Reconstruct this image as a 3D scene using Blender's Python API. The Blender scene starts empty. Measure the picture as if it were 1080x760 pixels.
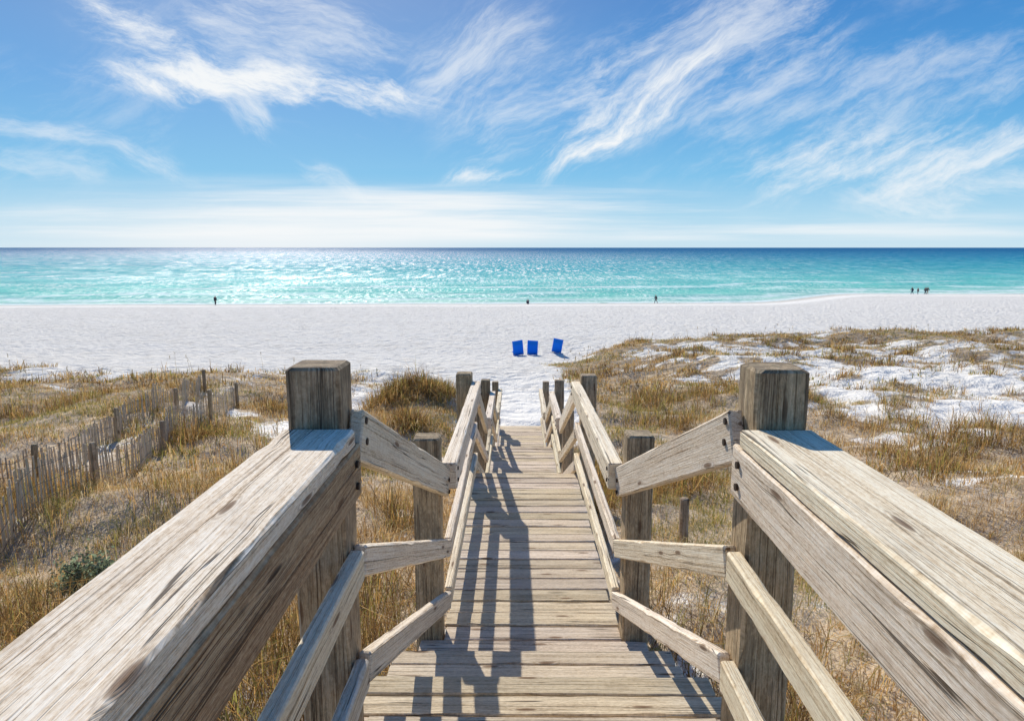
import bpy, math, random
import numpy as np
from mathutils import Vector, Quaternion
random.seed(7); rng = np.random.default_rng(11)
R = math.radians
CAMZ = 10.5
CX = 0.08
col = bpy.context.scene.collection
sc = bpy.context.scene
sc.view_settings.view_transform = 'Standard'
sc.view_settings.look = 'None'
sc.view_settings.exposure = 0

# ------------------------------------------------------------ noise
def sstep(x, a, b):
    t = np.clip((x - a) / (b - a), 0, 1)
    return t * t * (3 - 2 * t)
_tab = np.random.default_rng(5).random((256, 256))
def vnoise(x, y):
    x = np.asarray(x, float); y = np.asarray(y, float)
    xi = np.floor(x).astype(int); yi = np.floor(y).astype(int)
    fx = x - xi; fy = y - yi
    fx = fx * fx * (3 - 2 * fx); fy = fy * fy * (3 - 2 * fy)
    a = _tab[xi & 255, yi & 255]; b = _tab[(xi + 1) & 255, yi & 255]
    c = _tab[xi & 255, (yi + 1) & 255]; d = _tab[(xi + 1) & 255, (yi + 1) & 255]
    return (a * (1 - fx) + b * fx) * (1 - fy) + (c * (1 - fx) + d * fx) * fy
def fbm(x, y, o=4):
    s = 0; a = .5; t = 0
    for k in range(o):
        s = s + a * vnoise(x * 2**k + 17.3 * k, y * 2**k + 9.1 * k); t += a; a *= .5
    return s / t

# ------------------------------------------------------------ terrain
def shore(X):
    return 126 + 0.06 * (np.clip(X, -60, 45) + 60) + 26 * sstep(X, 42, 80) + 1.6 * (fbm(X * .03, X * 0 + 3., 3) - .5) * 2
LY = [-3000, -30, 0, 3, 8, 11, 14, 17, 25, 42, 60]
LH = [1.0, 2.2, 2.42, 2.75, 3.25, 3.74, 3.84, 4.02, 4.75, 6.6, 7.4]
RY = [-3000, -30, 0, 3, 8, 14, 25, 42, 45, 51, 60]
RH = [1.0, 2.2, 2.5, 2.8, 3.2, 3.75, 4.45, 5.45, 5.8, 7.0, 7.4]
def dshift(X): return 10 * (1 - sstep(X, 1.5, 9))
def ground(X, Y):
    X = np.asarray(X, float); Y = np.asarray(Y, float)
    hl = np.interp(Y, LY, LH)
    shift = dshift(X) * sstep(Y, 8, 22) + 2.5 * (fbm(X * .12, X * 0 + 40., 3) - .5) * 2 * sstep(Y, 20, 35)
    hr = np.interp(Y + shift * (1 - sstep(Y, 50, 58)), RY, RH)
    w = sstep(X, 1.4, 4.0)
    h = hl * (1 - w) + hr * w
    S = shore(X)
    far = 7.4 + 3.1 * (Y - 60) / (S - 60)
    h = np.where(Y > 60, far, h)
    h = np.where(Y > S, 10.5 + np.minimum((Y - S) * .04, 9), h)
    z = CAMZ - h
    # mound left of the path
    z = z + 0.80 * np.exp(-(((X + 2.35) / 1.1)**2 + ((Y - 16.8) / 2.2)**2))
    walk = 1 - sstep(np.abs(X - CX), .7, 1.6) * 1.0
    walk = walk * (1 - sstep(Y, 15, 19))
    dune = (1 - sstep(Y, 46, 54))
    lf = 1 - sstep(Y, 24, 32) * (1 - w)
    n = (fbm(X * .22, Y * .22, 3) - .5) * (.9 + .45 * sstep(X, 4, 9) * sstep(Y, 12, 20)) * dune * lf + (fbm(X * 1.1 + 5, Y * 1.1, 3) - .5) * .30 * (.45 + .55 * dune * lf) * (1 - sstep(Y, 108, 122))
    n = n + (fbm(X * .35, Y * .12, 2) - .5) * .22 * sstep(Y, 50, 60) * (1 - sstep(Y, 105, 125))
    z = z + n * (1 - walk) - .07 * walk * (Y < 15)
    return z
def gmask(X, Y):
    """0..1 how densely grass grows"""
    X = np.asarray(X, float); Y = np.asarray(Y, float)
    n = fbm(X * .45 + 31, Y * .45 + 7, 4)
    n2 = fbm(X * .16 + 3, Y * .16 + 70, 3)
    en = (fbm(X * .5, Y * .5, 3) - .5)
    near = 1 - sstep(Y + en * 4, 12.2, 13.6)
    left = near * (X < CX) + (1 - near) * (1 - sstep(X + en * 2, -5.6, -4.7)) * (1 - sstep(Y + en * 7, 24, 27))
    mound = np.exp(-(((X + 2.35) / 1.4)**2 + ((Y - 16.0) / 3.2)**2)**2) * (X < -.6)
    left = np.clip(left * (X < CX) + mound, 0, 1)
    w = sstep(X + en * 1.2, 1.3, 2.3)
    nearr = (1 - sstep(Y + en * 3, 12.5, 14)) * (X > CX)
    shift = dshift(X)
    right = np.clip(nearr + w * (1 - sstep(Y + en * 5 + shift, 43, 46)), 0, 1) * (X > CX)
    m = np.maximum(left, right)
    sandy = sstep(X, 3.0, 8) * sstep(Y, 8, 14)
    thr = .345 + .155 * sandy - .04 * (X < 0)
    crest = sstep(Y + shift, 36, 42) * w * .12
    n3 = fbm(X * 1.5 + 8, Y * 1.5, 3)
    patch = sstep(n * .34 + n2 * .20 + n3 * .46 + crest, thr - .04, thr + .05)
    patch = np.where(mound > .3, 1, patch)
    # thinner strip between the two sand fences
    fx = -5.7 - (Y - 7) * .16
    strip = sstep(X, fx - 1.5, fx - 1.1) * (1 - sstep(X, fx - .6, fx - .3)) * sstep(Y, 8, 11)
    patch = patch * (1 - .3 * strip)
    scrub = .25 * sstep(n3, .48, .60) * sandy * (m > .5)
    walkx = (np.abs(X - CX) > .62) | (Y > 15)
    return np.maximum(m * patch, scrub) * walkx

# ------------------------------------------------------------ tags
def tag(o, label=None, cat=None, group=None, kind=None):
    if label: o['label'] = label
    if cat: o['category'] = cat
    if group: o['group'] = group
    if kind: o['kind'] = kind
    return o
def empty(name, loc, label, cat, group=None, rz=0):
    o = bpy.data.objects.new(name, None); col.objects.link(o)
    o.location = loc; o.rotation_euler.z = rz; o.empty_display_size = .1
    return tag(o, label, cat, group)

# ------------------------------------------------------------ node helpers
def new_mat(name):
    m = bpy.data.materials.new(name); m.use_nodes = True
    nt = m.node_tree; nt.nodes.clear()
    return m, nt
class NT:
    def __init__(s, nt): s.nt = nt
    def n(s, t, ins=None, **kw):
        nd = s.nt.nodes.new(t)
        for k, v in kw.items(): setattr(nd, k, v)
        if ins:
            for k, v in ins.items():
                if isinstance(v, bpy.types.NodeSocket): s.nt.links.new(v, nd.inputs[k])
                else: nd.inputs[k].default_value = v
        return nd
    def m(s, op, a, b=None, c=None, clamp=False):
        nd = s.nt.nodes.new('ShaderNodeMath'); nd.operation = op; nd.use_clamp = clamp
        for i, v in enumerate((a, b, c)):
            if v is None: continue
            if isinstance(v, bpy.types.NodeSocket): s.nt.links.new(v, nd.inputs[i])
            else: nd.inputs[i].default_value = v
        return nd.outputs[0]
    def mix(s, f, a, b, bt='MIX'):
        nd = s.nt.nodes.new('ShaderNodeMix'); nd.data_type = 'RGBA'; nd.blend_type = bt
        for i, v in ((0, f), (6, a), (7, b)):
            if isinstance(v, bpy.types.NodeSocket): s.nt.links.new(v, nd.inputs[i])
            else:
                if i: v = tuple(v) + (1,) if len(v) == 3 else v
                nd.inputs[i].default_value = v
        return nd.outputs[2]
    def ramp(s, f, stops, interp='LINEAR'):
        nd = s.nt.nodes.new('ShaderNodeValToRGB'); cr = nd.color_ramp; cr.interpolation = interp
        while len(cr.elements) < len(stops): cr.elements.new(.5)
        for e, (p, c) in zip(cr.elements, stops):
            e.position = p
            e.color = (c, c, c, 1) if not isinstance(c, tuple) else c + (1,)
        s.nt.links.new(f, nd.inputs[0]); return nd.outputs[0]
    def sm(s, v, a, b):
        nd = s.nt.nodes.new('ShaderNodeMapRange'); nd.interpolation_type = 'SMOOTHSTEP'
        s.nt.links.new(v, nd.inputs[0]); nd.inputs[1].default_value = a; nd.inputs[2].default_value = b
        return nd.outputs[0]
    def noise(s, vec, scale, detail=4, rough=.5, dist=0.):
        nd = s.n('ShaderNodeTexNoise', {'Vector': vec, 'Scale': scale, 'Detail': detail, 'Roughness': rough, 'Distortion': dist}, noise_dimensions='2D')
        return nd.outputs[0]
    def mp(s, vec, sc, loc=(0, 0, 0), rot=(0, 0, 0)):
        return s.n('ShaderNodeMapping', {'Vector': vec, 'Scale': sc, 'Location': loc, 'Rotation': rot}).outputs[0]
    def out(s, sh): s.n('ShaderNodeOutputMaterial', {'Surface': sh})

def wood_mat(name, dark, mid, light, bump=.5, topdark=False, blotch=.25):
    m, nt = new_mat(name); g = NT(nt)
    uv = g.n('ShaderNodeUVMap', uv_map='UVMap').outputs[0]
    bd = g.n('ShaderNodeVertexColor', layer_name='bd').outputs[0]
    sp = g.n('ShaderNodeSeparateColor', {0: bd})
    kn = g.n('ShaderNodeTexVoronoi', {'Vector': g.mp(uv, (1.6, 7.0, 1)), 'Scale': 1.0, 'Randomness': 1.}, voronoi_dimensions='2D')
    kd = kn.outputs['Distance']
    knot = g.m('SUBTRACT', 1.0, g.sm(kd, .03, .075))
    ring = g.m('MULTIPLY', g.m('SUBTRACT', 1.0, g.sm(kd, .07, .16)), g.m('ADD', .5, g.m('MULTIPLY', g.m('SINE', g.m('MULTIPLY', kd, 160.)), .5)))
    kwarp = g.m('MULTIPLY', g.m('SUBTRACT', 1.0, g.sm(kd, .0, .22)), .007)
    cmb = g.n('ShaderNodeSeparateXYZ', {0: uv})
    v2 = g.m('ADD', cmb.outputs[1], kwarp)
    vec = g.n('ShaderNodeCombineXYZ', {0: cmb.outputs[0], 1: v2}).outputs[0]
    fine = g.noise(g.mp(vec, (5.0, 420, 1)), 1.0, 3, .75)
    mids = g.noise(g.mp(vec, (.9, 150, 1)), 1.0, 3, .65)
    broad = g.noise(g.mp(vec, (.3, 20, 1)), 1.0, 3, .6)
    speck = g.noise(g.mp(uv, (45, 130, 1)), 1.0, 3, .75)
    crk = g.noise(g.mp(vec, (.35, 30, 1), (3, 7, 0)), 1.0, 2, .5)
    crack = g.m('MULTIPLY', g.m('SUBTRACT', 1.0, g.sm(g.m('ABSOLUTE', g.m('SUBTRACT', crk, .5)), .003, .012)), g.sm(g.noise(g.mp(uv, (1.6, 9, 1), (2, 8, 0)), 1., 2), .47, .55))
    crack2 = g.m('MULTIPLY', g.m('SUBTRACT', 1.0, g.sm(mids, .28, .39)), .50)
    crk_all = g.m('MAXIMUM', crack, crack2)
    val = g.m('ADD', g.m('ADD', g.m('MULTIPLY', fine, .36), g.m('MULTIPLY', mids, .22)), g.m('ADD', g.m('MULTIPLY', broad, .18), g.m('MULTIPLY', speck, .26)))
    base = g.ramp(val, [(.38, dark), (.47, mid), (.58, light)])
    blot = g.noise(g.mp(uv, (3.0, 10, 1), (4, 1, 0)), 1.0, 6, .75)
    base = g.mix(g.m('MULTIPLY', g.sm(blot, .50, .70), blotch), base, tuple(.9 * c for c in dark))
    tint = g.m('ADD', .80, g.m('MULTIPLY', sp.outputs[0], .32))
    tb = g.m('MULTIPLY', tint, g.m('ADD', .88, g.m('MULTIPLY', sp.outputs[2], .16)))
    base = g.mix(1.0, base, g.n('ShaderNodeCombineColor', {0: tint, 1: g.m('MULTIPLY', tint, .985), 2: tb}).outputs[0], 'MULTIPLY')
    base = g.mix(g.m('MULTIPLY', ring, .35), base, (.25, .15, .08))
    base = g.mix(g.m('MULTIPLY', knot, .8), base, (.15, .075, .035))
    base = g.mix(g.m('MULTIPLY', crk_all, .85), base, (.055, .034, .02))
    if topdark:
        tm = g.m('SUBTRACT', 1.0, g.sm(sp.outputs[1], .01, .22))
        lm = g.m('MULTIPLY', g.sm(g.noise(g.mp(uv, (18, 22, 1)), 1, 4, .7), .42, .62), tm)
        base = g.mix(g.m('MULTIPLY', lm, .4), base, (.17, .155, .10))
        st = g.noise(g.mp(uv, (1.8, 38, 1)), 1, 3)
        base = g.mix(g.m('MULTIPLY', g.m('MULTIPLY', g.sm(st, .47, .62), .5), g.m('SUBTRACT', 1.0, g.sm(sp.outputs[1], .05, .6))), base, (.10, .07, .045))
        mo = g.noise(g.mp(uv, (7, 20, 1), (3, 3, 0)), 1, 5, .75)
        base = g.mix(g.m('MULTIPLY', g.sm(mo, .50, .60), .38), base, (.13, .095, .06))
    hgt = g.m('SUBTRACT', g.m('ADD', g.m('MULTIPLY', fine, .45), g.m('MULTIPLY', mids, .45)), g.m('MULTIPLY', crk_all, 1.1))
    bp = g.n('ShaderNodeBump', {'Height': hgt, 'Strength': bump, 'Distance': .007})
    b = g.n('ShaderNodeBsdfPrincipled', {'Base Color': base, 'Roughness': .85, 'Normal': bp.outputs[0], 'Specular IOR Level': .2})
    g.out(b.outputs[0]); return m
def plain_mat(name, c, rough=.7, metal=0., noise=.25, scale=30):
    m, nt = new_mat(name); g = NT(nt)
    geo = g.n('ShaderNodeTexCoord').outputs['Object']
    n = g.noise(geo, scale, 4)
    base = g.mix(g.m('MULTIPLY', n, noise * 2), c, tuple(x * .45 for x in c))
    g.out(g.n('ShaderNodeBsdfPrincipled', {'Base Color': base, 'Roughness': rough, 'Metallic': metal}).outputs[0]); return m

W_rail = wood_mat('weathered rail wood', (.44, .31, .185), (.79, .645, .455), (.96, .87, .70), .7)
W_dark = wood_mat('shaded brown rail wood', (.19, .11, .055), (.41, .27, .155), (.60, .45, .29), .9, False, .4)  # darker rail wood: shade on the left inner face put into the colour
W_deck = wood_mat('weathered deck wood', (.32, .235, .155), (.60, .485, .345), (.82, .70, .54), .7)
W_post = wood_mat('weathered post wood', (.22, .145, .08), (.47, .34, .205), (.70, .55, .37), .9, True, .35)
W_grey = wood_mat('pale fence wood', (.34, .255, .17), (.58, .46, .32), (.76, .64, .47), .5)
M_bolt = plain_mat('rusty bolt', (.07, .045, .03), .6, .6)
M_wire = plain_mat('fence wire', (.12, .10, .09), .5, .7)

# ------------------------------------------------------------ mesh builder for boards
class MB:
    def __init__(s): s.v = []; s.f = []; s.uv = []; s.c = []
    def board(s, p0, p1, w, h, seg=None, cham=.005, jit=.0006, up=(0, 0, 1), endr=.004, bow=0., tint=None):
        p0 = Vector(p0); p1 = Vector(p1); d = (p1 - p0); L = d.length; d.normalize()
        upv = Vector(up); sd = d.cross(upv)
        if sd.length < 1e-3: sd = Vector((1, 0, 0))
        sd.normalize(); u2 = sd.cross(d).normalized()
        if seg is None: seg = max(2, int(L / .12))
        tr = random.random() if tint is None else tint; tb = random.random()
        ou, ov = random.random() * 40, random.random() * 40
        hw, hh = w / 2, h / 2
        stations = [(0, endr)] + [((endr + (L - 2 * endr) * i / seg), 0) for i in range(seg + 1)] + [(L, endr)]
        base = len(s.v); n = 12; rows = len(stations)
        ph = random.random() * 9
        for (t, e) in stations:
            nick = 1.9 if random.random() < .05 else 1.
            c = min(cham * random.uniform(.8, 1.2) * nick, min(hw, hh) * .6) + 1e-4
            a, b = hw - e, hh - e
            prof = [(-a + c, -b), (0, -b), (a - c, -b), (a, -b + c), (a, 0), (a, b - c), (a - c, b), (0, b), (-a + c, b), (-a, b - c), (-a, 0), (-a, -b + c)]
            off = u2 * (bow * math.sin(math.pi * t / L)) + sd * (.0012 * math.sin(t * 1.7 + ph)) * (jit > 0)
            for (x, y) in prof:
                s.v.append(p0 + d * t + sd * (x + random.uniform(-jit, jit)) + u2 * (y + random.uniform(-jit, jit)) + off)
                s.c.append((tr, t, tb, 1))
        per = [0]
        pr = [(-hw, -hh), (0, -hh), (hw, -hh), (hw, -hh + .001), (hw, 0), (hw, hh), (hw, hh), (0, hh), (-hw, hh), (-hw, hh), (-hw, 0), (-hw, -hh)]
        for i in range(n):
            x0, y0 = pr[i]; x1, y1 = pr[(i + 1) % n]; per.append(per[-1] + max(.002, math.hypot(x1 - x0, y1 - y0)))
        for r in range(rows - 1):
            for i in range(n):
                j = (i + 1) % n
                s.f.append((base + r * n + i, base + r * n + j, base + (r + 1) * n + j, base + (r + 1) * n + i))
                u0, u1 = ou + stations[r][0], ou + stations[r + 1][0]
                s.uv += [(u0, ov + per[i]), (u0, ov + per[i + 1]), (u1, ov + per[i + 1]), (u1, ov + per[i])]
        def cap(r, rev):
            idx = list(range(n))
            if rev: idx = idx[::-1]
            s.f.append(tuple(base + r * n + i for i in idx))
            for i in idx: s.uv.append((ou + pr[i][0] * 3 + 7, ov + pr[i][1] * 1.0))
        cap(0, True); cap(rows - 1, False)
        return s
    def tube(s, pts, r, n=6):
        base = len(s.v); P = [Vector(p) for p in pts]
        for i, p in enumerate(P):
            d = (P[min(i + 1, len(P) - 1)] - P[max(i - 1, 0)]).normalized()
            a = d.orthogonal().normalized() if abs(d.z) > .9 else d.cross(Vector((0, 0, 1))).normalized()
            b = d.cross(a)
            for k in range(n):
                t = 2 * math.pi * k / n
                s.v.append(p + a * math.cos(t) * r + b * math.sin(t) * r); s.c.append((.5, i * .1, .5, 1))
        for i in range(len(P) - 1):
            for k in range(n):
                j = (k + 1) % n
                s.f.append((base + i * n + k, base + i * n + j, base + (i + 1) * n + j, base + (i + 1) * n + k))
                s.uv += [(i * .1, k * .02), (i * .1, k * .02 + .02), (i * .1 + .1, k * .02 + .02), (i * .1 + .1, k * .02)]
        for r0, rev in ((0, 1), (len(P) - 1, 0)):
            idx = list(range(n)); idx = idx[::-1] if rev else idx
            s.f.append(tuple(base + r0 * n + k for k in idx)); s.uv += [(0, 0)] * n
        return s
    def build(s, name, mat, parent=None, smooth=False):
        me = bpy.data.meshes.new(name); me.from_pydata([tuple(v) for v in s.v], [], s.f)
        ul = me.uv_layers.new(name='UVMap'); ul.data.foreach_set('uv', np.array(s.uv, dtype=np.float32).ravel())
        ca = me.color_attributes.new('bd', 'FLOAT_COLOR', 'POINT'); ca.data.foreach_set('color', np.array(s.c, dtype=np.float32).ravel())
        me.materials.append(mat)
        if smooth: me.polygons.foreach_set('use_smooth', [True] * len(me.polygons))
        me.update()
        o = bpy.data.objects.new(name, me); col.objects.link(o)
        if parent:
            o.parent = parent; o.matrix_parent_inverse = parent.matrix_basis.inverted()
        return o

# ------------------------------------------------------------ boardwalk
BW = empty('beach_boardwalk', (CX, 0, CAMZ - 2.4), 'weathered grey wooden boardwalk stepping down over the dunes to the beach', 'boardwalk')
def Z(h): return CAMZ - h
def bolt(parent, x, y, z, nx):
    b = MB(); b.tube([(x, y, z), (x + nx * .007, y, z)], .010, 10); b.build('bolt', M_bolt, parent)

def post(side, Y, inner, top, size, bottom=None):
    x = CX + side * (inner + size / 2)
    gz = float(ground(x, Y)) - .3
    b = MB(); b.board((x, Y, Z(top)), (x + random.uniform(-.006, .006), Y, gz), size, size, seg=30, cham=.008, jit=.0012, up=(0, 1, 0), endr=.008)
    return b.build('post', W_post, BW)
def rail(name, side, a, b_, w, h, seg=None, bow=0, mat=None, bolts=False, cham=.005, tint=None):
    (y0, h0, x0), (y1, h1, x1) = a, b_
    b = MB(); b.board((CX + side * x0, y0, Z(h0)), (CX + side * x1, y1, Z(h1)), w, h, seg=seg or max(4, int(abs(y1 - y0) / .07)), bow=bow, cham=cham, jit=.0006, endr=.005, tint=tint)
    o = b.build(name, mat or W_rail, BW)
    if bolts:
        ins = w / 2
        for (yy, hh, xx, t) in ((y0, h0, x0, .04), (y1, h1, x1, -.06)):
            for dz in (.03, -.03):
                bolt(o, CX + side * (xx - ins), yy + t, Z(hh) + dz, -side)
    return o

def deck(y0, y1, h, half, name='deck', pw=.138, half2=None):
    b = MB(); n = max(1, round((y1 - y0) / (pw + .008))); st = (y1 - y0) / n
    for i in range(n):
        c = y0 + st * (i + .5); e0 = random.uniform(-.008, .008)
        hf = half if half2 is None else half + (half2 - half) * (i + .5) / n
        b.board((CX - hf + e0, c + random.uniform(-.003, .003), Z(h) - .019 + random.uniform(-.004, .004)), (CX + hf + e0 + random.uniform(-.006, .006), c + random.uniform(-.003, .003), Z(h) - .019 + random.uniform(-.004, .004)), st - random.uniform(.006, .013), .038, seg=14, cham=.005, jit=.0009)
    return b.build(name, W_deck, BW)

INN = .455
for s in (-1, 1):
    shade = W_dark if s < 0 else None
    post(s, 1.82, .545, .31 + (.0 if s < 0 else .005), .14)
    post(s, -1.4, .545, .33, .14)
    for Y, top in ((3.24, .90), (5.62, 1.04), (7.72, 1.86), (9.45, 1.84), (11.5, 2.72), (13.75, 2.70)):
        post(s, Y, INN, top + random.uniform(-.01, .015), .13)
    # platform rails
    rail('cap_rail', s, (-1.6, .47 + .025, .602), (1.742, .47 + .025, .602), .19, .048, seg=50, cham=.006, tint=.9)
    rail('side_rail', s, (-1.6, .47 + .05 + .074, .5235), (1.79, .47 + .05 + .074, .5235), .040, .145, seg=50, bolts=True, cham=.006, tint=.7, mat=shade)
    rail('middle_rail', s, (-1.6, .87, .5235), (1.79, .875, .5235), .040, .088, bolts=False)
    rail('bottom_rail', s, (-1.6, 1.20, .5235), (1.79, 1.205, .5235), .040, .088)
    # flight 1
    f0, f1 = .5225, INN - .021
    rail('stair_rail', s, (1.805, .505, f0), (3.27, 1.155, f1), .040, .142, bolts=True)
    rail('middle_stair_rail', s, (1.805, .87, f0), (3.29, 1.515, f1), .038, .088)
    rail('bottom_stair_rail', s, (1.805, 1.20, f0), (3.29, 1.80, f1), .038, .088)
    # landings
    for (ya, yb, ht, dk) in ((3.14, 5.66, 1.06, 1.95), (7.62, 9.5, 1.96, 2.85), (11.42, 13.8, 2.82, 3.70)):
        rail('landing_rail', s, (ya + (.14), ht + .07, INN - .038), (yb, ht + .07 + .05, INN - .038), .074, .135, bolts=True, tint=.8)
        rail('middle_rail', s, (ya + .16, dk - .44, INN - .022), (yb, dk - .44, INN - .022), .038, .088)
        rail('bottom_rail', s, (ya + .16, dk - .17, INN - .022), (yb, dk - .17, INN - .022), .038, .088)
    for (ya, yb, ha, hb) in ((5.67, 7.74, 1.15, 2.03), (9.51, 11.54, 2.06, 2.89)):
        rail('stair_rail', s, (ya, ha + .04, INN - .022), (yb, hb + .04, INN - .022), .040, .14)
        rail('middle_stair_rail', s, (ya, ha + .42, INN - .022), (yb, hb + .42, INN - .022), .038, .088)
        rail('bottom_stair_rail', s, (ya, ha + .70, INN - .022), (yb, hb + .70, INN - .022), .038, .088)
    # side beams
    rail('side_joist', s, (-2.4, 1.42 + .135, .50), (1.88, 1.42 + .135, .50), .038, .185, mat=W_deck)
    for (ya, yb, dk) in ((2.85, 5.70, 1.95), (7.6, 9.5, 2.85)):
        rail('side_joist', s, (ya, dk + .135, .42), (yb, dk + .135, .42), .038, .185, mat=W_deck)
    for (ya, yb, ha, hb, xo) in ((1.9, 2.85, 1.42, 1.95, .46), (5.72, 7.6, 1.95, 2.85, .40), (9.52, 11.4, 2.85, 3.7, .40)):
        rail('stringer', s, (ya, ha + .33, xo), (yb, hb + .26, .40), .045, .24, mat=W_deck)

deck(-2.4, 1.90, 1.42, .535)
deck(2.79, 3.165, 1.95, .60, pw=.11, half2=.56)
deck(3.17, 5.75, 1.95, .452, pw=.122)
deck(7.6, 9.6, 2.85, .447)
deck(11.4, 13.95, 3.70, .447)
def flight(y0, y1, h0, h1, n, ha, hb, pw=.15, nose=.03):
    run = (y1 - y0) / n; rise = (h1 - h0) / (n + 1)
    for i in range(n):
        hh = h0 + rise * (i + 1); half = ha + (hb - ha) * (i + .5) / n
        deck(y0 + run * i + .004, y0 + run * (i + 1) + nose, hh, ha + (hb - ha) * i / n, 'stair_tread', pw, ha + (hb - ha) * (i + 1) / n)
        b = MB(); b.board((CX - half + .03, y0 + run * i + .015, Z(hh - rise / 2) - .02), (CX + half - .03, y0 + run * i + .015, Z(hh - rise / 2) - .02), .022, rise - .045, seg=6)
        b.build('stair_riser', W_deck, BW)
flight(1.90, 2.80, 1.42, 1.95, 2, .68, .61, .10, .008)
flight(5.75, 7.6, 1.95, 2.85, 5, .447, .447)
flight(9.6, 11.4, 2.85, 3.70, 4, .447, .447)

# ------------------------------------------------------------ ground
def axis(*segs):
    a = []
    for (x0, x1, st) in segs: a += list(np.arange(x0, x1, st, dtype=float))
    return a
pos = axis((0, 16, .2), (16, 45, .4), (45, 150, 1.2)) + [150, 160, 180, 220, 300, 500, 900, 1800, 4000, 9000, 20000]
gx = np.array(sorted(set([-p for p in pos] + pos)), dtype=float)
gy = np.array([-3000, -1000, -400, -200, -100, -60, -40, -25, -15] + axis((-10, 20, .2), (20, 58, .35), (58, 170, .7)) + [172, 176, 185, 200, 230, 300, 600, 3000, 20000], dtype=float)
def grid_mesh(name, gx, gy, zf):
    X, Y = np.meshgrid(gx, gy); Zz = zf(X, Y)
    nx, ny = len(gx), len(gy)
    V = np.stack([X, Y, Zz], -1).reshape(-1, 3)
    i = np.arange(nx - 1)[None, :] + nx * np.arange(ny - 1)[:, None]
    F = np.stack([i, i + 1, i + 1 + nx, i + nx], -1).reshape(-1, 4)
    me = bpy.data.meshes.new(name)
    me.vertices.add(len(V)); me.vertices.foreach_set('co', V.astype(np.float32).ravel())
    me.loops.add(F.size); me.loops.foreach_set('vertex_index', F.astype(np.int32).ravel())
    me.polygons.add(len(F)); me.polygons.foreach_set('loop_start', np.arange(0, F.size, 4, dtype=np.int32))
    me.polygons.foreach_set('loop_total', np.full(len(F), 4, dtype=np.int32))
    me.update(calc_edges=True); me.polygons.foreach_set('use_smooth', np.ones(len(F), dtype=bool))
    return me, X, Y
me, X, Y = grid_mesh('sand_ground', gx, gy, ground)
at = me.attributes.new('litter', 'FLOAT', 'POINT'); at.data.foreach_set('value', gmask(X, Y).astype(np.float32).ravel())
at = me.attributes.new('shore_dist', 'FLOAT', 'POINT'); at.data.foreach_set('value', (Y - shore(X)).astype(np.float32).ravel())
m, nt = new_mat('white sand'); g = NT(nt)
P = g.n('ShaderNodeNewGeometry').outputs['Position']
far_ = g.sm(g.n('ShaderNodeSeparateXYZ', {0: P}).outputs[1], 10., 30.)
lit = g.n('ShaderNodeAttribute', attribute_name='litter').outputs['Fac']
sd = g.n('ShaderNodeAttribute', attribute_name='shore_dist').outputs['Fac']
n1 = g.noise(P, 2.2, 4, .65); n2 = g.noise(P, 22, 3, .7); n3 = g.noise(g.mp(P, (.05, .25, 1)), 1., 3)
n4 = g.noise(g.mp(P, (.9, .45, 1), (5, 3, 0)), 1., 6, .85)
c = g.mix(n3, (.88, .83, .74), (.95, .91, .83))
c = g.mix(g.m('MULTIPLY', g.m('MULTIPLY', g.sm(n4, .52, .62), far_), .34), c, (.52, .465, .39))
c = g.mix(g.m('MULTIPLY', g.sm(n2, .5, .8), .15), c, (.50, .43, .33))
straw = g.mix(g.sm(n1, .35, .65), (.24, .15, .07), (.52, .37, .20))
straw = g.mix(g.m('MULTIPLY', g.sm(n2, .45, .65), .35), straw, (.16, .10, .05))
lm = g.m('MULTIPLY', g.sm(g.m('ADD', lit, g.m('MULTIPLY', g.m('SUBTRACT', n1, .5), 1.2)), .38, .92), .78)
c = g.mix(lm, c, straw)
wet = g.sm(sd, -8, -1)
c = g.mix(g.m('MULTIPLY', wet, .6), c, (.42, .38, .31))
vor = g.n('ShaderNodeTexVoronoi', {'Vector': P, 'Scale': 1.5, 'Randomness': 1.}, voronoi_dimensions='2D').outputs['Distance']
hg = g.m('ADD', g.m('MULTIPLY', g.sm(vor, 0., .5), .8), g.m('ADD', g.m('MULTIPLY', n4, 2.6), g.m('ADD', g.m('MULTIPLY', n1, .6), g.m('MULTIPLY', n2, .08))))
bst = g.m('MULTIPLY', g.m('SUBTRACT', 1.0, g.m('MULTIPLY', g.sm(sd, -14, -5), .9)), g.m('ADD', .45, g.m('MULTIPLY', far_, .55)))
bp = g.n('ShaderNodeBump', {'Height': hg, 'Strength': bst, 'Distance': .14})
b = g.n('ShaderNodeBsdfDiffuse', {'Color': c, 'Normal': bp.outputs[0]})
g.out(b.outputs[0]); me.materials.append(m)
o = bpy.data.objects.new('ground', me); col.objects.link(o)
tag(o, 'white sand of the dunes and beach', 'sand', kind='structure')

# ------------------------------------------------------------ sea
sy = np.array(axis((100, 300, 1.5), (300, 600, 10), (600, 2000, 60)) + [2000, 3000, 5000, 9000, 16000, 30000, 60000], dtype=float)
sxp = axis((0, 200, 4), (200, 600, 25)) + [600, 1000, 2000, 5000, 15000, 60000]
sx = np.array(sorted(set([-p for p in sxp] + sxp)), dtype=float)
def seaz(X, Y):
    D = Y - shore(X)
    w = np.zeros(X.shape)
    for (d0, amp, wd) in ((9, .16, 1.3), (22, .22, 2.0), (44, .22, 2.6)):
        dd = D - d0 - 14 * (fbm(X * .02 + d0, X * 0 + 2., 2) - .5)
        w = w + amp * np.exp(-(dd / wd)**2) * sstep(fbm(X * .03 + d0 * 3, X * 0 + 5., 2), .4, .6)
    return w
me, X, Y = grid_mesh('sea', sx, sy, seaz)
at = me.attributes.new('shore_dist', 'FLOAT', 'POINT'); at.data.foreach_set('value', (Y - shore(X)).astype(np.float32).ravel())
m, nt = new_mat('sea water'); g = NT(nt)
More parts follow.
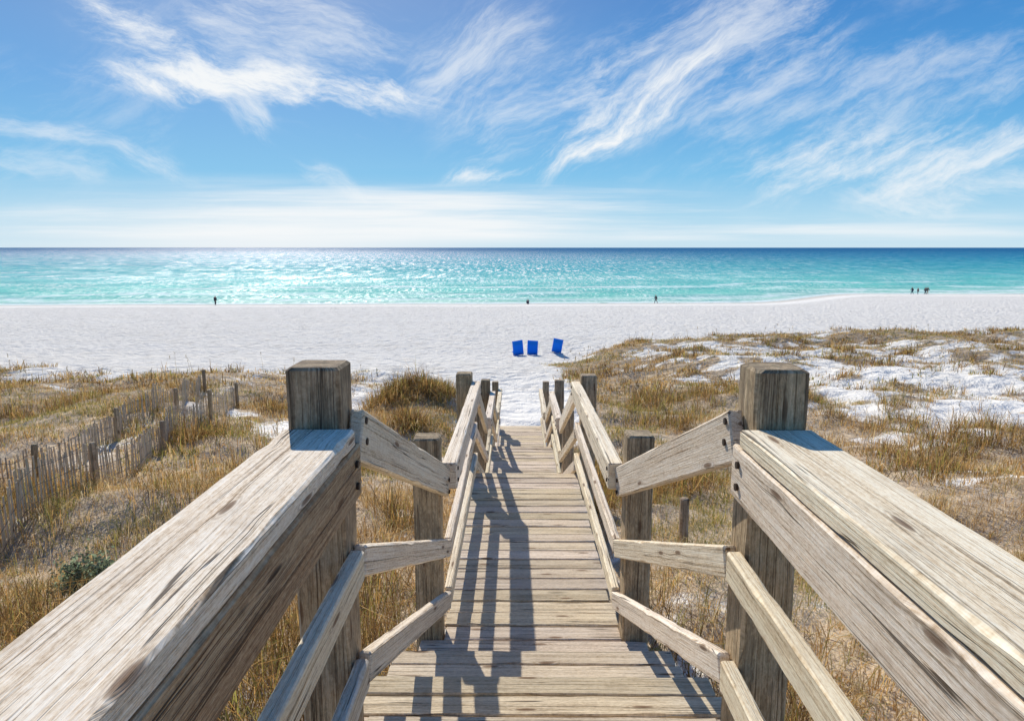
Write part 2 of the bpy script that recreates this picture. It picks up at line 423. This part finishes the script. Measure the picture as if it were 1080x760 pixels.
P = g.n('ShaderNodeNewGeometry').outputs['Position']
sd = g.n('ShaderNodeAttribute', attribute_name='shore_dist').outputs['Fac']
big = g.noise(g.mp(P, (.003, .02, 1)), 1., 4, .6)
sdw = g.m('ADD', sd, g.m('MULTIPLY', g.m('SUBTRACT', big, .5), g.m('MULTIPLY', sd, 1.1)))
lg = g.m('DIVIDE', g.m('LOGARITHM', g.m('MAXIMUM', g.m('ADD', sdw, 4.0), 1.0), 10.0), 4.0)
c = g.ramp(lg, [(.15, (.50, .64, .52)), (.27, (.30, .60, .49)), (.38, (.13, .53, .45)), (.50, (.050, .44, .43)), (.61, (.022, .33, .40)), (.72, (.016, .22, .35)), (.85, (.016, .14, .29))])
n1 = g.noise(g.mp(P, (.035, .20, 1)), 1., 6, .72)
n2 = g.noise(g.mp(P, (.22, .9, 1)), 1., 5, .7)
c = g.mix(g.sm(n1, .40, .62), c, g.mix(1.0, c, (.55, .74, .82), 'MULTIPLY'))
brk = g.noise(g.mp(P, (.020, .04, 1), (7, 2, 0)), 1., 3, .6)
wo = g.m('SUBTRACT', g.noise(g.mp(P, (.04, .0, 1)), 1., 4, .6), .5)
def band(d0, w, amp, lo):
    wob = g.m('ADD', sd, g.m('MULTIPLY', wo, amp))
    b_ = g.m('SUBTRACT', 1.0, g.sm(g.m('ABSOLUTE', g.m('SUBTRACT', wob, d0)), w * .1, w))
    return g.m('MULTIPLY', g.m('MULTIPLY', b_, g.sm(n2, .42, .56)), g.sm(brk, lo, lo + .12))
fo = g.m('MAXIMUM', band(28, 9.0, 34., .40), band(12, 6.5, -18., .32))
fo = g.m('MAXIMUM', fo, band(54, 8., -50., .50))
sw = g.m('SUBTRACT', 1.0, g.sm(g.m('ABSOLUTE', g.m('SUBTRACT', sd, g.m('MULTIPLY', n1, 2.0))), .5, 5.0))
fo = g.m('MAXIMUM', fo, g.m('MULTIPLY', sw, g.sm(n2, .36, .52)))
c = g.mix(g.m('MULTIPLY', fo, .85), c, (.82, .85, .84))
w1 = g.noise(g.mp(P, (.35, 1.0, 1)), 1., 6, .70)
hg = g.m('ADD', g.m('MULTIPLY', w1, .9), g.m('MULTIPLY', n1, .4))
bp = g.n('ShaderNodeBump', {'Height': hg, 'Strength': 1.0, 'Distance': 1.0})
dif = g.n('ShaderNodeBsdfDiffuse', {'Color': c})
gl = g.n('ShaderNodeBsdfGlossy', {'Color': (1, .99, .96, 1), 'Roughness': .32, 'Normal': bp.outputs[0]})
s1 = g.noise(g.mp(P, (1.3, .30, 1)), 1., 4, .85); s2 = g.noise(g.mp(P, (.5, .05, 1), (3, 9, 0)), 1., 4, .85); s3 = g.noise(g.mp(P, (.05, .035, 1), (1, 4, 0)), 1., 4, .6)
spk = g.m('MAXIMUM', g.m('MULTIPLY', g.sm(s1, .51, .60), g.m('SUBTRACT', 1.0, g.sm(sd, 90., 200.))), g.m('MULTIPLY', g.sm(s2, .52, .62), g.sm(sd, 40., 140.)))
spk = g.m('MULTIPLY', spk, g.m('ADD', .5, g.m('MULTIPLY', g.sm(s3, .40, .62), .7)))
farf = g.m('SUBTRACT', 1.0, g.m('MULTIPLY', g.sm(sd, 300., 2500.), .60))
fac = g.m('ADD', .03, g.m('MULTIPLY', g.m('MULTIPLY', spk, farf), .46))
fac = g.m('MULTIPLY', g.m('SUBTRACT', 1.0, g.m('MULTIPLY', fo, .9)), fac)
mx = g.n('ShaderNodeMixShader', {0: fac, 1: dif.outputs[0], 2: gl.outputs[0]})
g.out(mx.outputs[0]); me.materials.append(m)
o = bpy.data.objects.new('water', me); col.objects.link(o)
tag(o, 'turquoise sea deepening to blue at the horizon', 'sea', kind='structure')

# ------------------------------------------------------------ grass
def grass_mat():
    m, nt = new_mat('dune grass'); g = NT(nt)
    c = g.n('ShaderNodeVertexColor', layer_name='tone').outputs[0]
    d = g.n('ShaderNodeBsdfDiffuse', {'Color': c}); t = g.n('ShaderNodeBsdfTranslucent', {'Color': c})
    g.out(g.n('ShaderNodeMixShader', {0: .5, 1: d.outputs[0], 2: t.outputs[0]}).outputs[0]); return m
M_grass = grass_mat()
def blades(bx, by, bz, az, h, lean, wd, colr):
    n = len(bx); dx, dy = np.cos(az), np.sin(az); px, py = -dy, dx
    base = np.stack([bx, by, bz], -1); D = np.stack([dx, dy, 0 * dx], -1); Pp = np.stack([px, py, 0 * px], -1)
    up = np.array([0, 0, 1.])
    mid = base + D * (h * lean * .35)[:, None] + up * (h * .55)[:, None]
    tip = base + D * (h * lean)[:, None] + up * (h * np.clip(1 - lean * .42, .2, 1))[:, None]
    hw = (wd / 2)[:, None]
    V = np.stack([base - Pp * hw, base + Pp * hw, mid - Pp * hw * .8, mid + Pp * hw * .8, tip], 1)
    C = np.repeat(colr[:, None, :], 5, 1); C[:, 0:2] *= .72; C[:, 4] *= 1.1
    return V, C
def build_blades(name, V, C):
    n = len(V); me = bpy.data.meshes.new(name)
    me.vertices.add(n * 5); me.vertices.foreach_set('co', V.astype(np.float32).ravel())
    o5 = (np.arange(n) * 5)[:, None]
    L = (o5 + np.array([0, 1, 3, 2, 2, 3, 4])[None]).astype(np.int32)
    me.loops.add(n * 7); me.loops.foreach_set('vertex_index', L.ravel())
    me.polygons.add(n * 2)
    ls = ((np.arange(n) * 7)[:, None] + np.array([0, 4])[None]).astype(np.int32)
    me.polygons.foreach_set('loop_start', ls.ravel()); me.polygons.foreach_set('loop_total', np.tile([4, 3], n).astype(np.int32))
    me.update(calc_edges=True)
    ca = me.color_attributes.new('tone', 'FLOAT_COLOR', 'POINT')
    ca.data.foreach_set('color', np.concatenate([np.clip(C, 0, .95), np.ones(C.shape[:2] + (1,))], -1).astype(np.float32).ravel())
    me.materials.append(M_grass)
    o = bpy.data.objects.new(name, me); col.objects.link(o); return o
PAL = np.array([[.72, .46, .17], [.78, .60, .31], [.60, .34, .11], [.38, .34, .09], [.22, .24, .07], [.32, .18, .07], [.84, .70, .45], [.20, .125, .055]])
Vs, Cs = [], []
def scatter(x0, x1, y0, y1, dens, nb, hmin, hmax, wd, spread):
    n = int((x1 - x0) * (y1 - y0) * dens)
    x = rng.uniform(x0, x1, n); y = rng.uniform(y0, y1, n)
    k = (np.abs(x) < (y + 4) * .95 + 2)
    k &= rng.random(n) < gmask(x, y)
    x, y = x[k], y[k]; n = len(x)
    cl = fbm(x * .8 + 20, y * .8 + 4, 3)
    th = rng.uniform(.45, 1.2, n) * (.55 + 1.3 * sstep(cl, .42, .75))
    pal = fbm(x * .35 + 50, y * .35 + 11, 3) + rng.normal(0, .09, n)
    X = np.repeat(x, nb); Y = np.repeat(y, nb); N = n * nb
    a = rng.uniform(0, 2 * np.pi, N); r = np.abs(rng.normal(0, spread, N))
    X = X + np.cos(a) * r; Y = Y + np.sin(a) * r; Zb = ground(X, Y)
    near = (np.abs(X - CX) < .72) & (Y < 15)
    h = rng.uniform(hmin, hmax, N) * np.repeat(th, nb)
    az = a + rng.normal(0, 1.1, N); lean = np.clip(np.abs(rng.normal(.8, .6, N)), .05, 2.0)
    pp = np.repeat(pal, nb); cc = np.repeat(cl, nb) + np.repeat(rng.normal(0, .05, n), nb)
    ci = np.where(pp < .43, rng.choice([3, 4, 3, 0, 1], N), np.where(pp < .53, rng.choice([0, 1, 2, 3, 0, 6], N), rng.choice([0, 2, 5, 1, 0, 6], N)))
    ci = np.where(cc > .60, rng.choice([5, 2, 7, 0, 3, 7], N), ci)
    c = PAL[ci] * rng.uniform(.7, 1.2, N)[:, None]
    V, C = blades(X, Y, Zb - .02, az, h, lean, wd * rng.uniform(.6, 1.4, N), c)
    k = ~near
    Vs.append(V[k]); Cs.append(C[k])
scatter(-11, 11, -1, 9, 34, 28, .13, .42, .0052, .13)
scatter(-20, 22, 9, 20, 17, 24, .12, .37, .009, .17)
scatter(-34, 46, 20, 46, 8.5, 15, .10, .32, .020, .24)
scatter(-4.2, -.7, 13, 20, 26, 26, .18, .42, .010, .12)
n = 500
x = rng.uniform(-22, 25, n); y = rng.uniform(3, 40, n); k = (gmask(x, y) > .4) & (np.abs(x) < y * .95 + 2); x, y = x[k], y[k]; n = len(x)
z = ground(x, y); az = rng.uniform(0, 6.28, n); hh = rng.uniform(.5, .9, n)
V, C = blades(x, y, z, az, hh, rng.uniform(.1, .5, n), np.full(n, .006) + y * .0003, np.tile(PAL[6] * .6, (n, 1))); Vs.append(V); Cs.append(C)
tip = V[:, 4]
for q in range(5):
    V2, C2 = blades(tip[:, 0], tip[:, 1], tip[:, 2] - .03 * q, rng.uniform(0, 6.28, n), np.full(n, .08), np.full(n, .9), np.full(n, .012) + y * .0004, np.tile(PAL[1] * .6, (n, 1))); Vs.append(V2); Cs.append(C2)
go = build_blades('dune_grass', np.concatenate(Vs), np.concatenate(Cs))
tag(go, 'dry golden and olive dune grass covering the sand on both sides of the boardwalk', 'grass', kind='stuff')
print('BLADES', sum(len(v) for v in Vs))

# ------------------------------------------------------------ shrubs
M_stem = plain_mat('shrub stem', (.16, .10, .06))
def shrub(x, y, r, h, c0, label, nleaf=2600, leaf=.028):
    z = float(ground(x, y)); root = empty('dune_shrub', (x, y, z), label, 'shrub')
    tw = MB(); V = []; C = []
    for k in range(26):
        a = random.random() * 6.28; el = random.uniform(.25, 1.3); L = random.uniform(.6, 1.0)
        e = Vector((math.cos(a) * math.cos(el) * r * L, math.sin(a) * math.cos(el) * r * L, math.sin(el) * h * L))
        p = Vector((x, y, z)); mid = p + e * .5 + Vector((0, 0, .05)); end = p + e
        tw.tube([p - Vector((0, 0, .05)), mid, end], .006, 5)
        for j in range(nleaf // 26):
            t = random.uniform(.35, 1.05); q = p + e * t + Vector([random.gauss(0, .07 * r + .02) for _ in range(3)])
            q.z = max(q.z, z + .01)
            u = Vector([random.gauss(0, 1) for _ in range(3)]).normalized(); w = u.orthogonal().normalized()
            l = leaf * random.uniform(.6, 1.4)
            V.append([q - w * l * .2, q + w * l * .2, q + u * l * .6 - w * l * .25, q + u * l * .6 + w * l * .25, q + u * l * 1.2])
            cc = np.array(c0) * random.uniform(.5, 1.4); C.append([cc] * 5)
    f = build_blades('foliage', np.array([[tuple(a) for a in b] for b in V]), np.array(C))
    f.parent = root; f.matrix_parent_inverse = root.matrix_basis.inverted()
    tw.build('stems', M_stem, root)
shrub(-3.75, 5.6, .42, .38, (.26, .31, .19), 'grey green low shrub in the grass left of the boardwalk, below the sand fence')
shrub(4.4, 9.3, .50, .42, (.20, .27, .10), 'green low shrub in the dry grass right of the boardwalk')

# ------------------------------------------------------------ sand fences and stake
def sand_fence(pts, npost, label, hgt=.62):
    p0, p1 = pts; L = math.hypot(p1[0] - p0[0], p1[1] - p0[1]); dx, dy = (p1[0] - p0[0]) / L, (p1[1] - p0[1]) / L
    z0 = float(ground(*p0)); root = empty('sand_fence', (p0[0], p0[1], z0), label, 'fence', 'slatted sand fences left of the boardwalk')
    def pt(t, off=0):
        wob = .10 * math.sin(t * 1.1) + .04 * math.sin(t * 3.7)
        x = p0[0] + dx * t - dy * (off + wob); y = p0[1] + dy * t + dx * (off + wob)
        return x, y, float(ground(x, y))
    sl = MB(); t = 0
    while t < L:
        x, y, z = pt(t); ti = random.gauss(0, .018); tj = random.gauss(0, .02)
        hh = hgt * random.uniform(.88, 1.06)
        sag = .06 * math.sin(t * .9)
        sl.board((x + dx * ti + dy * tj, y + dy * ti - dx * tj, z + hh + sag), (x, y, z - .1), .032, .008, seg=3, cham=.002, jit=.001, up=(-dy, dx, 0), endr=.001)
        t += .064 * random.uniform(.9, 1.12)
    sl.build('slats', W_grey, root)
    for fz in (.12, .33, .55):
        w = MB(); w.tube([(lambda q: (q[0], q[1], q[2] + fz * hgt / .62))(pt(i * L / 40, -.012)) for i in range(41)], .003, 5); w.build('wire', M_wire, root)
    for i in range(npost):
        t = .15 + (L - .3) * i / (npost - 1); x, y, z = pt(t, -.07)
        b = MB(); b.board((x, y, z + hgt + random.uniform(.04, .12)), (x + random.uniform(-.03, .03), y, z - .3), .08, .08, seg=10, cham=.023, jit=.002, up=(0, 1, 0), endr=.01)
        b.build('post', W_post, root)
sand_fence(((-5.2, 5.6), (-7.35, 17.6)), 5, 'slatted wooden sand fence nearest the boardwalk, running toward the beach', .58)
sand_fence(((-6.5, 6.2), (-8.6, 18.6)), 5, 'outer slatted wooden sand fence on the far side of the bare strip', .56)
x, y = 1.78, 6.9; z = float(ground(x, y)); b = MB(); b.board((x, y, z + .5), (x, y, z - .3), .09, .09, seg=10, cham=.02, jit=.002, up=(0, 1, 0), endr=.01)
tag(b.build('wooden_stake', W_post), 'short weathered wooden stake in the grass just right of the stairs', 'stake')

# ------------------------------------------------------------ beach chairs
def fabric(name, c):
    m, nt = new_mat(name); g = NT(nt); P = g.n('ShaderNodeTexCoord').outputs['Object']
    n = g.noise(P, 40, 4); base = g.mix(n, c, tuple(x * .75 for x in c))
    d = g.n('ShaderNodeBsdfDiffuse', {'Color': base}); t = g.n('ShaderNodeBsdfTranslucent', {'Color': base})
    g.out(g.n('ShaderNodeMixShader', {0: .4, 1: d.outputs[0], 2: t.outputs[0]}).outputs[0]); return m
M_blue = fabric('blue canvas', (.03, .30, .90)); M_navy = fabric('blue pillow canvas', (.02, .20, .75))
def chair(x, y, rz, tilt, label):
    z = float(ground(x, y)); root = empty('beach_chair', (x, y, z), label, 'beach chair', 'blue beach chairs on the sand', 0)
    rot = Quaternion((0, 0, 1), rz)
    def T(p): return Vector((x, y, z)) + rot @ Vector((p[0] + tilt * p[2], p[1] * .85, p[2] * .88))
    def bd(nm, a, b_, w, h, mat, up=(0, 0, 1), **k):
        q = MB(); q.board(T(a), T(b_), w, h, up=rot @ Vector(up), **k); return q.build(nm, mat, root)
    bd('seat', (0, -.15, .24), (0, .80, .18), .56, .06, M_blue, cham=.02, seg=8)
    bd('backrest', (0, -.10, .08), (0, -.52, 1.12), .64, .06, M_blue, up=(0, 1, 0), cham=.02, seg=8)
    bd('pillow', (0, -.385, .90), (0, -.43, 1.02), .48, .07, M_navy, up=(0, 1, 0), cham=.03, seg=3)
    for s in (-.24, .24):
        bd('frame_side', (s, -.16, .18), (s, .80, .13), .03, .05, W_grey)
        bd('leg', (s, -.14, .20), (s, -.18, -.08), .035, .04, W_grey, up=(0, 1, 0))
        bd('leg', (s, .70, .16), (s, .72, -.08), .035, .04, W_grey, up=(0, 1, 0))
chair(.12, 41.2, R(9), -.14, 'blue beach chair on the white sand, leftmost of the three')
chair(.96, 41.6, R(-3), .04, 'blue beach chair in the middle of the three on the sand')
chair(2.6, 44.4, R(-8), .16, 'blue beach chair farthest from the boardwalk, at the tip of the grassy dune')

# ------------------------------------------------------------ people
M_skin = plain_mat('skin', (.40, .24, .16), .6, 0, .05); M_hair = plain_mat('dark hair', (.03, .02, .015), .6, 0, .1)
def cloth(n, c): return plain_mat(n, c, .85, 0, .2, 12)
def skin_mesh(name, pts, edges, mat, parent, root_i=0):
    me = bpy.data.meshes.new(name); me.from_pydata([p[:3] for p in pts], edges, [])
    me.materials.append(mat)
    o = bpy.data.objects.new(name, me); col.objects.link(o); o.parent = parent
    sk = o.modifiers.new('skin', 'SKIN'); sk.use_smooth_shade = True
    if not me.skin_vertices:
        return o
    for i, p in enumerate(pts):
        d = me.skin_vertices[0].data[i]; d.radius = (p[3], p[3]); d.use_root = (i == root_i)
    ss = o.modifiers.new('sub', 'SUBSURF'); ss.levels = 1; ss.render_levels = 1
    return o
def person(x, y, rz, pose, shirt, trousers, label, sc=1., group=None):
    z = max(float(ground(x, y)), -.05)
    root = empty('person', (x, y, z), label, 'person', group, rz); root.scale = (sc,) * 3
    if pose == 'sit':
        J = dict(pel=(0, 0, .14), wai=(-.04, 0, .32), che=(-.03, 0, .55), nec=(.0, 0, .71), he1=(.02, 0, .80), he2=(.03, 0, .90))
        S = {s: dict(sh=(-.02, s * .18, .63), el=(.14, s * .24, .42), wr=(.34, s * .18, .42), ha=(.41, s * .15, .42), hi=(.02, s * .10, .13), kn=(.38, s * .15, .46), an=(.62, s * .13, .09), to=(.76, s * .14, .05)) for s in (-1, 1)}
    else:
        st = .30 if pose == 'walk' else .05
        J = dict(pel=(0, 0, .93), wai=(.01, 0, 1.08), che=(.03, 0, 1.30), nec=(.05, 0, 1.47), he1=(.07, 0, 1.56), he2=(.075, 0, 1.66))
        S = {}
        for s in (-1, 1):
            f = s * st
            S[s] = dict(sh=(.03, s * .18, 1.40), el=(.02 - f * .55, s * .24, 1.13), wr=(.07 - f * .9, s * .24, .90), ha=(.09 - f * 1.05, s * .235, .81),
                        hi=(0, s * .09, .90), kn=(f * .55 + .05, s * .10, .50), an=(f * 1.0 - .04, s * .10, .09 + (.06 if f < -.2 else 0)), to=(f * 1.0 + .12, s * .11, .04))
    rad = dict(pel=.13, wai=.115, che=.135, nec=.052, he1=.085, he2=.08, sh=.06, el=.042, wr=.03, ha=.035, hi=.085, kn=.058, an=.04, to=.035)
    pts = []; idx = {}
    def add(k, p, kk=None): idx[k] = len(pts); pts.append(tuple(p) + (rad[kk or k],))
    for k in ('pel', 'wai', 'che', 'nec', 'he1', 'he2'): add(k, J[k])
    ed = [(0, 1), (1, 2), (2, 3), (3, 4), (4, 5)]
    for s in (-1, 1):
        for k in ('sh', 'el', 'wr', 'ha', 'hi', 'kn', 'an', 'to'): add((k, s), S[s][k], k)
        ed += [(2, idx[('sh', s)]), (idx[('sh', s)], idx[('el', s)]), (idx[('el', s)], idx[('wr', s)]), (idx[('wr', s)], idx[('ha', s)]),
               (0, idx[('hi', s)]), (idx[('hi', s)], idx[('kn', s)]), (idx[('kn', s)], idx[('an', s)]), (idx[('an', s)], idx[('to', s)])]
    skin_mesh('body', pts, ed, M_skin, root)
    def sub(keys, edges, mat, nm, g_=1.16, add_=.012):
        pp = [pts[idx[k]][:3] + (pts[idx[k]][3] * g_ + add_,) for k in keys]
        skin_mesh(nm, pp, [(keys.index(a), keys.index(b)) for a, b in edges], mat, root)
    k = ['wai', 'che', ('sh', -1), ('el', -1), ('wr', -1), ('sh', 1), ('el', 1), ('wr', 1), 'pel']
    sub(k, [('pel', 'wai'), ('wai', 'che'), ('che', ('sh', -1)), (('sh', -1), ('el', -1)), (('el', -1), ('wr', -1)), ('che', ('sh', 1)), (('sh', 1), ('el', 1)), (('el', 1), ('wr', 1))], shirt, 'shirt')
    k = ['pel', ('hi', -1), ('kn', -1), ('an', -1), ('hi', 1), ('kn', 1), ('an', 1)]
    sub(k, [('pel', ('hi', -1)), (('hi', -1), ('kn', -1)), (('kn', -1), ('an', -1)), ('pel', ('hi', 1)), (('hi', 1), ('kn', 1)), (('kn', 1), ('an', 1))], trousers, 'trousers')
    h1, h2 = Vector(J['he1']), Vector(J['he2'])
    skin_mesh('hair', [tuple(h1 + Vector((-.035, 0, .0))) + (.075,), tuple(h2 + Vector((-.02, 0, .02))) + (.085,)], [(0, 1)], M_hair, root)
    return root
dk = cloth('dark cloth', (.035, .035, .045)); nv = cloth('navy cloth', (.03, .045, .10)); gy_ = cloth('grey cloth', (.16, .15, .15)); rd = cloth('maroon cloth', (.16, .04, .04)); kh = cloth('khaki cloth', (.22, .17, .11))
def sY(x, d): return float(shore(np.array(float(x)))) + d
person(-55.5, sY(-55.5, -1.5), R(80), 'stand', dk, dk, 'person in dark clothes standing alone at the water edge at far left')
person(2.1, sY(2.1, -1.0), R(100), 'sit', nv, dk, 'person sitting on the sand by the waterline beyond the blue chairs')
person(26.3, sY(26.3, -1.5), R(175), 'walk', dk, gy_, 'person in dark top walking alone along the shore right of centre')
person(89.3, sY(89.3, -2), R(170), 'walk', dk, nv, 'person in black walking on the shore at far right, leftmost of the right hand group')
person(90.0, sY(90.0, -3.0), R(170), 'stand', rd, dk, 'person in maroon top beside the person in black at the far right shore', .94)
person(92.2, sY(92.2, -2), R(10), 'walk', gy_, dk, 'person in grey top walking at the far right shore, second from the right end')
person(92.9, sY(92.9, -1.6), R(10), 'walk', dk, kh, 'person in khaki trousers on the far right shore, rightmost of all')

# ------------------------------------------------------------ light and sky
AZ, EL = -19.5, 36.
sv = Vector((math.sin(R(AZ)) * math.cos(R(EL)), math.cos(R(AZ)) * math.cos(R(EL)), math.sin(R(EL))))
L = bpy.data.lights.new('sun', 'SUN'); L.energy = 5.0; L.angle = R(.53); L.color = (1, .94, .84)
lo = bpy.data.objects.new('sun', L); col.objects.link(lo); lo.rotation_mode = 'QUATERNION'; lo.rotation_quaternion = sv.to_track_quat('Z', 'Y'); lo.location = sv * 50
w = bpy.data.worlds.new('World'); sc.world = w; w.use_nodes = True; nt = w.node_tree; nt.nodes.clear(); g = NT(nt)
try:
    w.cycles.sampling_method = 'NONE'
except Exception as e: print(e)
sky = g.n('ShaderNodeTexSky', sky_type='NISHITA', sun_disc=False, sun_elevation=R(EL), sun_rotation=R(AZ), altitude=0, air_density=1.0, dust_density=.3, ozone_density=2.5)
D = g.n('ShaderNodeTexCoord').outputs['Generated']
sp = g.n('ShaderNodeSeparateXYZ', {0: D})
grad = g.ramp(g.m('MAXIMUM', sp.outputs[2], 0.0), [(0.0, (.60, .78, .88)), (.04, (.44, .70, .87)), (.10, (.20, .53, .83)), (.20, (.060, .33, .73)), (.32, (.022, .20, .58)), (.75, (.012, .12, .42))])
grad = g.mix(1.0, grad, (10, 10, 10), 'MULTIPLY')
hs = g.mix(g.m('MULTIPLY', g.sm(sp.outputs[2], .02, .25), .15), grad, sky.outputs[0])
sdot = g.n('ShaderNodeVectorMath', {0: D, 1: tuple(sv)}, operation='DOT_PRODUCT').outputs['Value']
glow = g.m('MULTIPLY', g.m('POWER', g.m('MAXIMUM', sdot, 0.0), 12.0), .32)
sdh = g.n('ShaderNodeVectorMath', {0: D, 1: (math.sin(R(AZ)), math.cos(R(AZ)), 0)}, operation='DOT_PRODUCT').outputs['Value']
glow = g.m('MAXIMUM', glow, g.m('MULTIPLY', g.m('POWER', g.m('MAXIMUM', sdh, 0.0), 30.0), g.m('MULTIPLY', g.m('SUBTRACT', 1.0, g.sm(sp.outputs[2], .0, .10)), .85)))
hs = g.mix(glow, hs, (8.9, 9.2, 9.4))
ym = g.m('MAXIMUM', sp.outputs[1], .10)
U = g.m('DIVIDE', sp.outputs[0], ym); Vv = g.m('DIVIDE', sp.outputs[2], ym)
uvv = g.n('ShaderNodeCombineXYZ', {0: U, 1: Vv}).outputs[0]
wn = g.n('ShaderNodeTexNoise', {'Vector': uvv, 'Scale': 4.0, 'Detail': 5., 'Roughness': .52}, noise_dimensions='2D')
ws = g.n('ShaderNodeSeparateColor', {0: wn.outputs['Color']})
U2 = g.m('ADD', U, g.m('MULTIPLY', g.m('SUBTRACT', ws.outputs[0], .5), .10))
V2 = g.m('ADD', Vv, g.m('MULTIPLY', g.m('SUBTRACT', ws.outputs[1], .5), .075))
th = math.atan(119 / 720)
def dirn(px, py):
    v = math.tan(math.atan((380 - py) / 720) - th); return (px - 545) / 720 * (math.cos(th) - v * math.sin(th)), v
strokes = [((80, 8), (240, 90), 13, 1.), ((90, 80), (470, 106), 10, 1.15), ((225, 60), (285, 150), 9, .7), ((200, 20), (420, 85), 30, .6), ((450, 120), (560, 20), 26, .6),
           ((565, 185), (770, 45), 14, 1.15), ((600, 110), (880, 5), 28, .6), ((790, 190), (1100, 150), 16, .8), ((740, 130), (1100, 75), 24, .45), ((-20, 120), (190, 178), 8, .55),
           ((30, 232), (860, 238), 19, .95), ((480, 187), (570, 178), 4, .9), ((310, 178), (390, 205), 5, .5), ((-40, 165), (120, 190), 10, .4), ((820, 245), (1100, 242), 10, .6), ((510, 150), (640, 70), 20, .5), ((890, 205), (1100, 195), 12, .6)]
groups = [-14., 24., 42., -45., 0.]
fib = {}
for ga in groups:
    ca, sa = math.cos(R(ga)), math.sin(R(ga))
    uu, vv = (U, Vv) if ga == 0. else (U2, V2)
    A = g.m('ADD', g.m('MULTIPLY', uu, ca), g.m('MULTIPLY', vv, sa)); B = g.m('SUBTRACT', g.m('MULTIPLY', vv, ca), g.m('MULTIPLY', uu, sa))
    v1 = g.n('ShaderNodeCombineXYZ', {0: g.m('MULTIPLY', A, 6.0 if ga else 1.6), 1: g.m('MULTIPLY', B, 24.0 if ga else 36.)}).outputs[0]
    fib[ga] = g.noise(v1, 1.0, 9, .70 if ga else .6, .0)
tot = None
for i, (a, b_, wd, stg) in enumerate(strokes):
    (u0, v0), (u1, v1) = dirn(*a), dirn(*b_)
    cu, cv = (u0 + u1) / 2, (v0 + v1) / 2; ln = math.hypot(u1 - u0, v1 - v0) / 2; ca, sa = (u1 - u0) / 2 / ln, (v1 - v0) / 2 / ln
    ang = math.degrees(math.atan2(sa, ca))
    ga = 0. if i in (10, 14) else min(groups[:4], key=lambda q: abs(q - ang))
    uu, vv = (U, Vv) if ga == 0. else (U2, V2)
    du = g.m('SUBTRACT', uu, cu); dv = g.m('SUBTRACT', vv, cv)
    A = g.m('ADD', g.m('MULTIPLY', du, ca), g.m('MULTIPLY', dv, sa)); B = g.m('SUBTRACT', g.m('MULTIPLY', dv, ca), g.m('MULTIPLY', du, sa))
    q = g.m('ADD', g.m('POWER', g.m('ABSOLUTE', g.m('DIVIDE', A, ln * 1.1)), 3.0), g.m('POWER', g.m('ABSOLUTE', g.m('DIVIDE', B, wd / 720 * 2.0)), 2.0))
    mk = g.m('POWER', 2.718, g.m('MULTIPLY', q, -1.1))
    if ga == 0.:
        f = g.m('MULTIPLY', g.sm(g.m('ADD', fib[ga], g.m('MULTIPLY', mk, .35)), .50, 1.0), stg, clamp=True)
    else:
        f = g.m('MULTIPLY', g.sm(g.m('ADD', fib[ga], g.m('MULTIPLY', mk, .26)), .50, .98), stg, clamp=True)
    f = g.m('MULTIPLY', f, g.sm(mk, .0, .7))
    tot = f if tot is None else g.m('SUBTRACT', 1.0, g.m('MULTIPLY', g.m('SUBTRACT', 1.0, tot), g.m('SUBTRACT', 1.0, f)))
veil = g.m('MULTIPLY', g.sm(fib[24.], .38, .80), g.m('MULTIPLY', g.sm(ws.outputs[2], .46, .66), .20))
tot = g.m('SUBTRACT', 1.0, g.m('MULTIPLY', g.m('SUBTRACT', 1.0, tot), g.m('SUBTRACT', 1.0, veil)))
up = g.sm(sp.outputs[2], 0.0, .02)
tot = g.m('MULTIPLY', g.m('MULTIPLY', tot, up), .97, clamp=True)
cc = g.mix(tot, hs, (9.3, 9.5, 9.6))
bg = g.n('ShaderNodeBackground', {'Color': cc, 'Strength': .10})
g.n('ShaderNodeOutputWorld', {'Surface': bg.outputs[0]})

# ------------------------------------------------------------ camera
cd = bpy.data.cameras.new('camera'); cd.sensor_width = 36; cd.lens = 24; cd.clip_start = .02; cd.clip_end = 100000
co = bpy.data.objects.new('camera', cd); col.objects.link(co); co.location = (0, 0, CAMZ)
co.rotation_euler = (R(90) - th, 0, R(.4)); sc.camera = co
